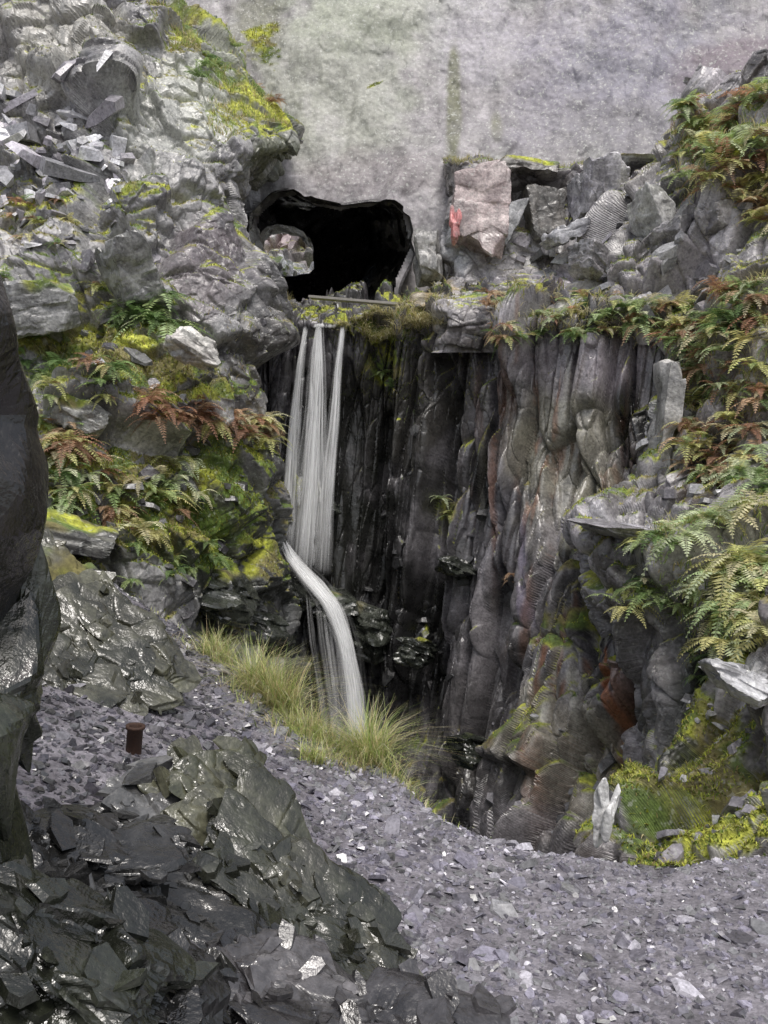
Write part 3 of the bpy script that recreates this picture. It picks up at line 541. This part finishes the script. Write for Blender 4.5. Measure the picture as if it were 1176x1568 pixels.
for vv,n_,w_ in[(738,18,30),(788,20,36),(828,14,26)]:
    for i in range(n_):
        x0=472+rng.normal()*.5*w_
        ribbon([(472+(x0-472)*.8,vv-8,11.72),(x0,vv,11.66),(x0+(x0-472)*.06,vv+16,11.6),(x0+(x0-472)*.08,vv+40,11.58)],.014,.024,rng.uniform(.2,.6),14)
for i in range(14):
    x0=rng.uniform(488,520);ribbon([(x0,465,13.2),(x0,478,12.9),(x0+rng.normal()*4,492,12.3),(x0-10,503,11.95)],.02,.03,.5,12)
build("waterfall",np.concatenate(VV),[np.concatenate(FF)],np.concatenate(CC),watermat(),True,np.concatenate(UU))
# ---------------- small man-made things ----------------
def bevbox(name,p0,p1,w,h,mat):
    p0=Vector(p0);p1=Vector(p1);d=p1-p0;bm=bmesh.new();bmesh.ops.create_cube(bm,size=1)
    bmesh.ops.scale(bm,vec=(d.length,w,h),verts=bm.verts);bmesh.ops.bevel(bm,geom=bm.edges[:],offset=min(w,h)*.15,segments=2,affect='EDGES')
    me=bpy.data.meshes.new(name);bm.to_mesh(me);bm.free();ob=bpy.data.objects.new(name,me);COL.objects.link(ob);me.materials.append(mat)
    ob.location=(p0+p1)/2;ob.rotation_euler=d.to_track_quat('X','Z').to_euler();return ob
def simple(name,c,c2,rough=.7,sc=12,metal=0):
    m=bpy.data.materials.new(name);m.use_nodes=True;nt=m.node_tree;b=nt.nodes["Principled BSDF"];n=nn(nt,'ShaderNodeTexNoise');n.inputs['Scale'].default_value=sc;n.inputs['Detail'].default_value=6
    r=nn(nt,'ShaderNodeValToRGB');r.color_ramp.elements[0].position=.35;r.color_ramp.elements[1].position=.65;r.color_ramp.elements[0].color=(*c,1);r.color_ramp.elements[1].color=(*c2,1)
    nt.links.new(n.outputs[0],r.inputs[0]);nt.links.new(r.outputs[0],b.inputs['Base Color']);b.inputs['Roughness'].default_value=rough;b.inputs['Metallic'].default_value=metal;return m
bevbox("wooden_plank",s1(474,455,12.6),s1(644,469,12.15),.12,.04,simple("weathered_wood",(.24,.23,.21),(.40,.38,.36)))
def pipe():
    bm=bmesh.new();n=32;prof=[(.036,-.06),(.036,.085),(.044,.087),(.044,.10),(.033,.10),(.028,.095),(.028,-.05)]
    rings=[[bm.verts.new((r*math.cos(a/n*6.2832),r*math.sin(a/n*6.2832),z)) for a in range(n)] for r,z in prof]
    for i in range(len(rings)-1):
        for j in range(n): bm.faces.new((rings[i][j],rings[i][(j+1)%n],rings[i+1][(j+1)%n],rings[i+1][j]))
    me=bpy.data.meshes.new("rusty_pipe_stub");bm.to_mesh(me);bm.free();ob=bpy.data.objects.new("rusty_pipe_stub",me);COL.objects.link(ob)
    for p in me.polygons:p.use_smooth=True
    me.materials.append(simple("rust",(.03,.02,.018),(.10,.05,.03),.75,40,.2))
    x,y=s1(205,1130,3.95)[:2];ob.location=(x,y,float(gh(np.array([x]),np.array([y]))[0])+.03);ob.rotation_euler=(.08,.1,0)
pipe()
# ---------------- light, sky, camera ----------------
sc=bpy.context.scene
w=bpy.data.worlds.new("World");sc.world=w;w.use_nodes=True;nt=w.node_tree
sk=nn(nt,'ShaderNodeTexSky');sk.sky_type='NISHITA';sk.sun_disc=False;el,az=math.radians(64),math.radians(165)
sk.sun_elevation=el;sk.sun_rotation=az;sk.dust_density=5;sk.air_density=1.2
hs=nn(nt,'ShaderNodeHueSaturation');hs.inputs['Saturation'].default_value=.5
nt.links.new(sk.outputs[0],hs.inputs['Color']);nt.links.new(hs.outputs[0],nt.nodes['Background'].inputs[0]);nt.nodes['Background'].inputs[1].default_value=.15
sd=Vector((math.sin(az)*math.cos(el),math.cos(az)*math.cos(el),math.sin(el)))
sl=bpy.data.lights.new("sun",'SUN');sl.energy=1.5;sl.angle=math.radians(18);sl.color=(1,.97,.93);so=bpy.data.objects.new("sun",sl);COL.objects.link(so);so.rotation_euler=sd.to_track_quat('Z','Y').to_euler()
cd=bpy.data.cameras.new("camera");cd.sensor_fit='VERTICAL';cd.sensor_height=24;cd.lens=20;cd.clip_end=1000;cd.clip_start=.05
co=bpy.data.objects.new("camera",cd);COL.objects.link(co);co.location=(0,0,CAMZ);co.rotation_euler=(math.pi/2,0,0);sc.camera=co
sc.view_settings.view_transform='Standard';sc.view_settings.look='None';sc.view_settings.exposure=0
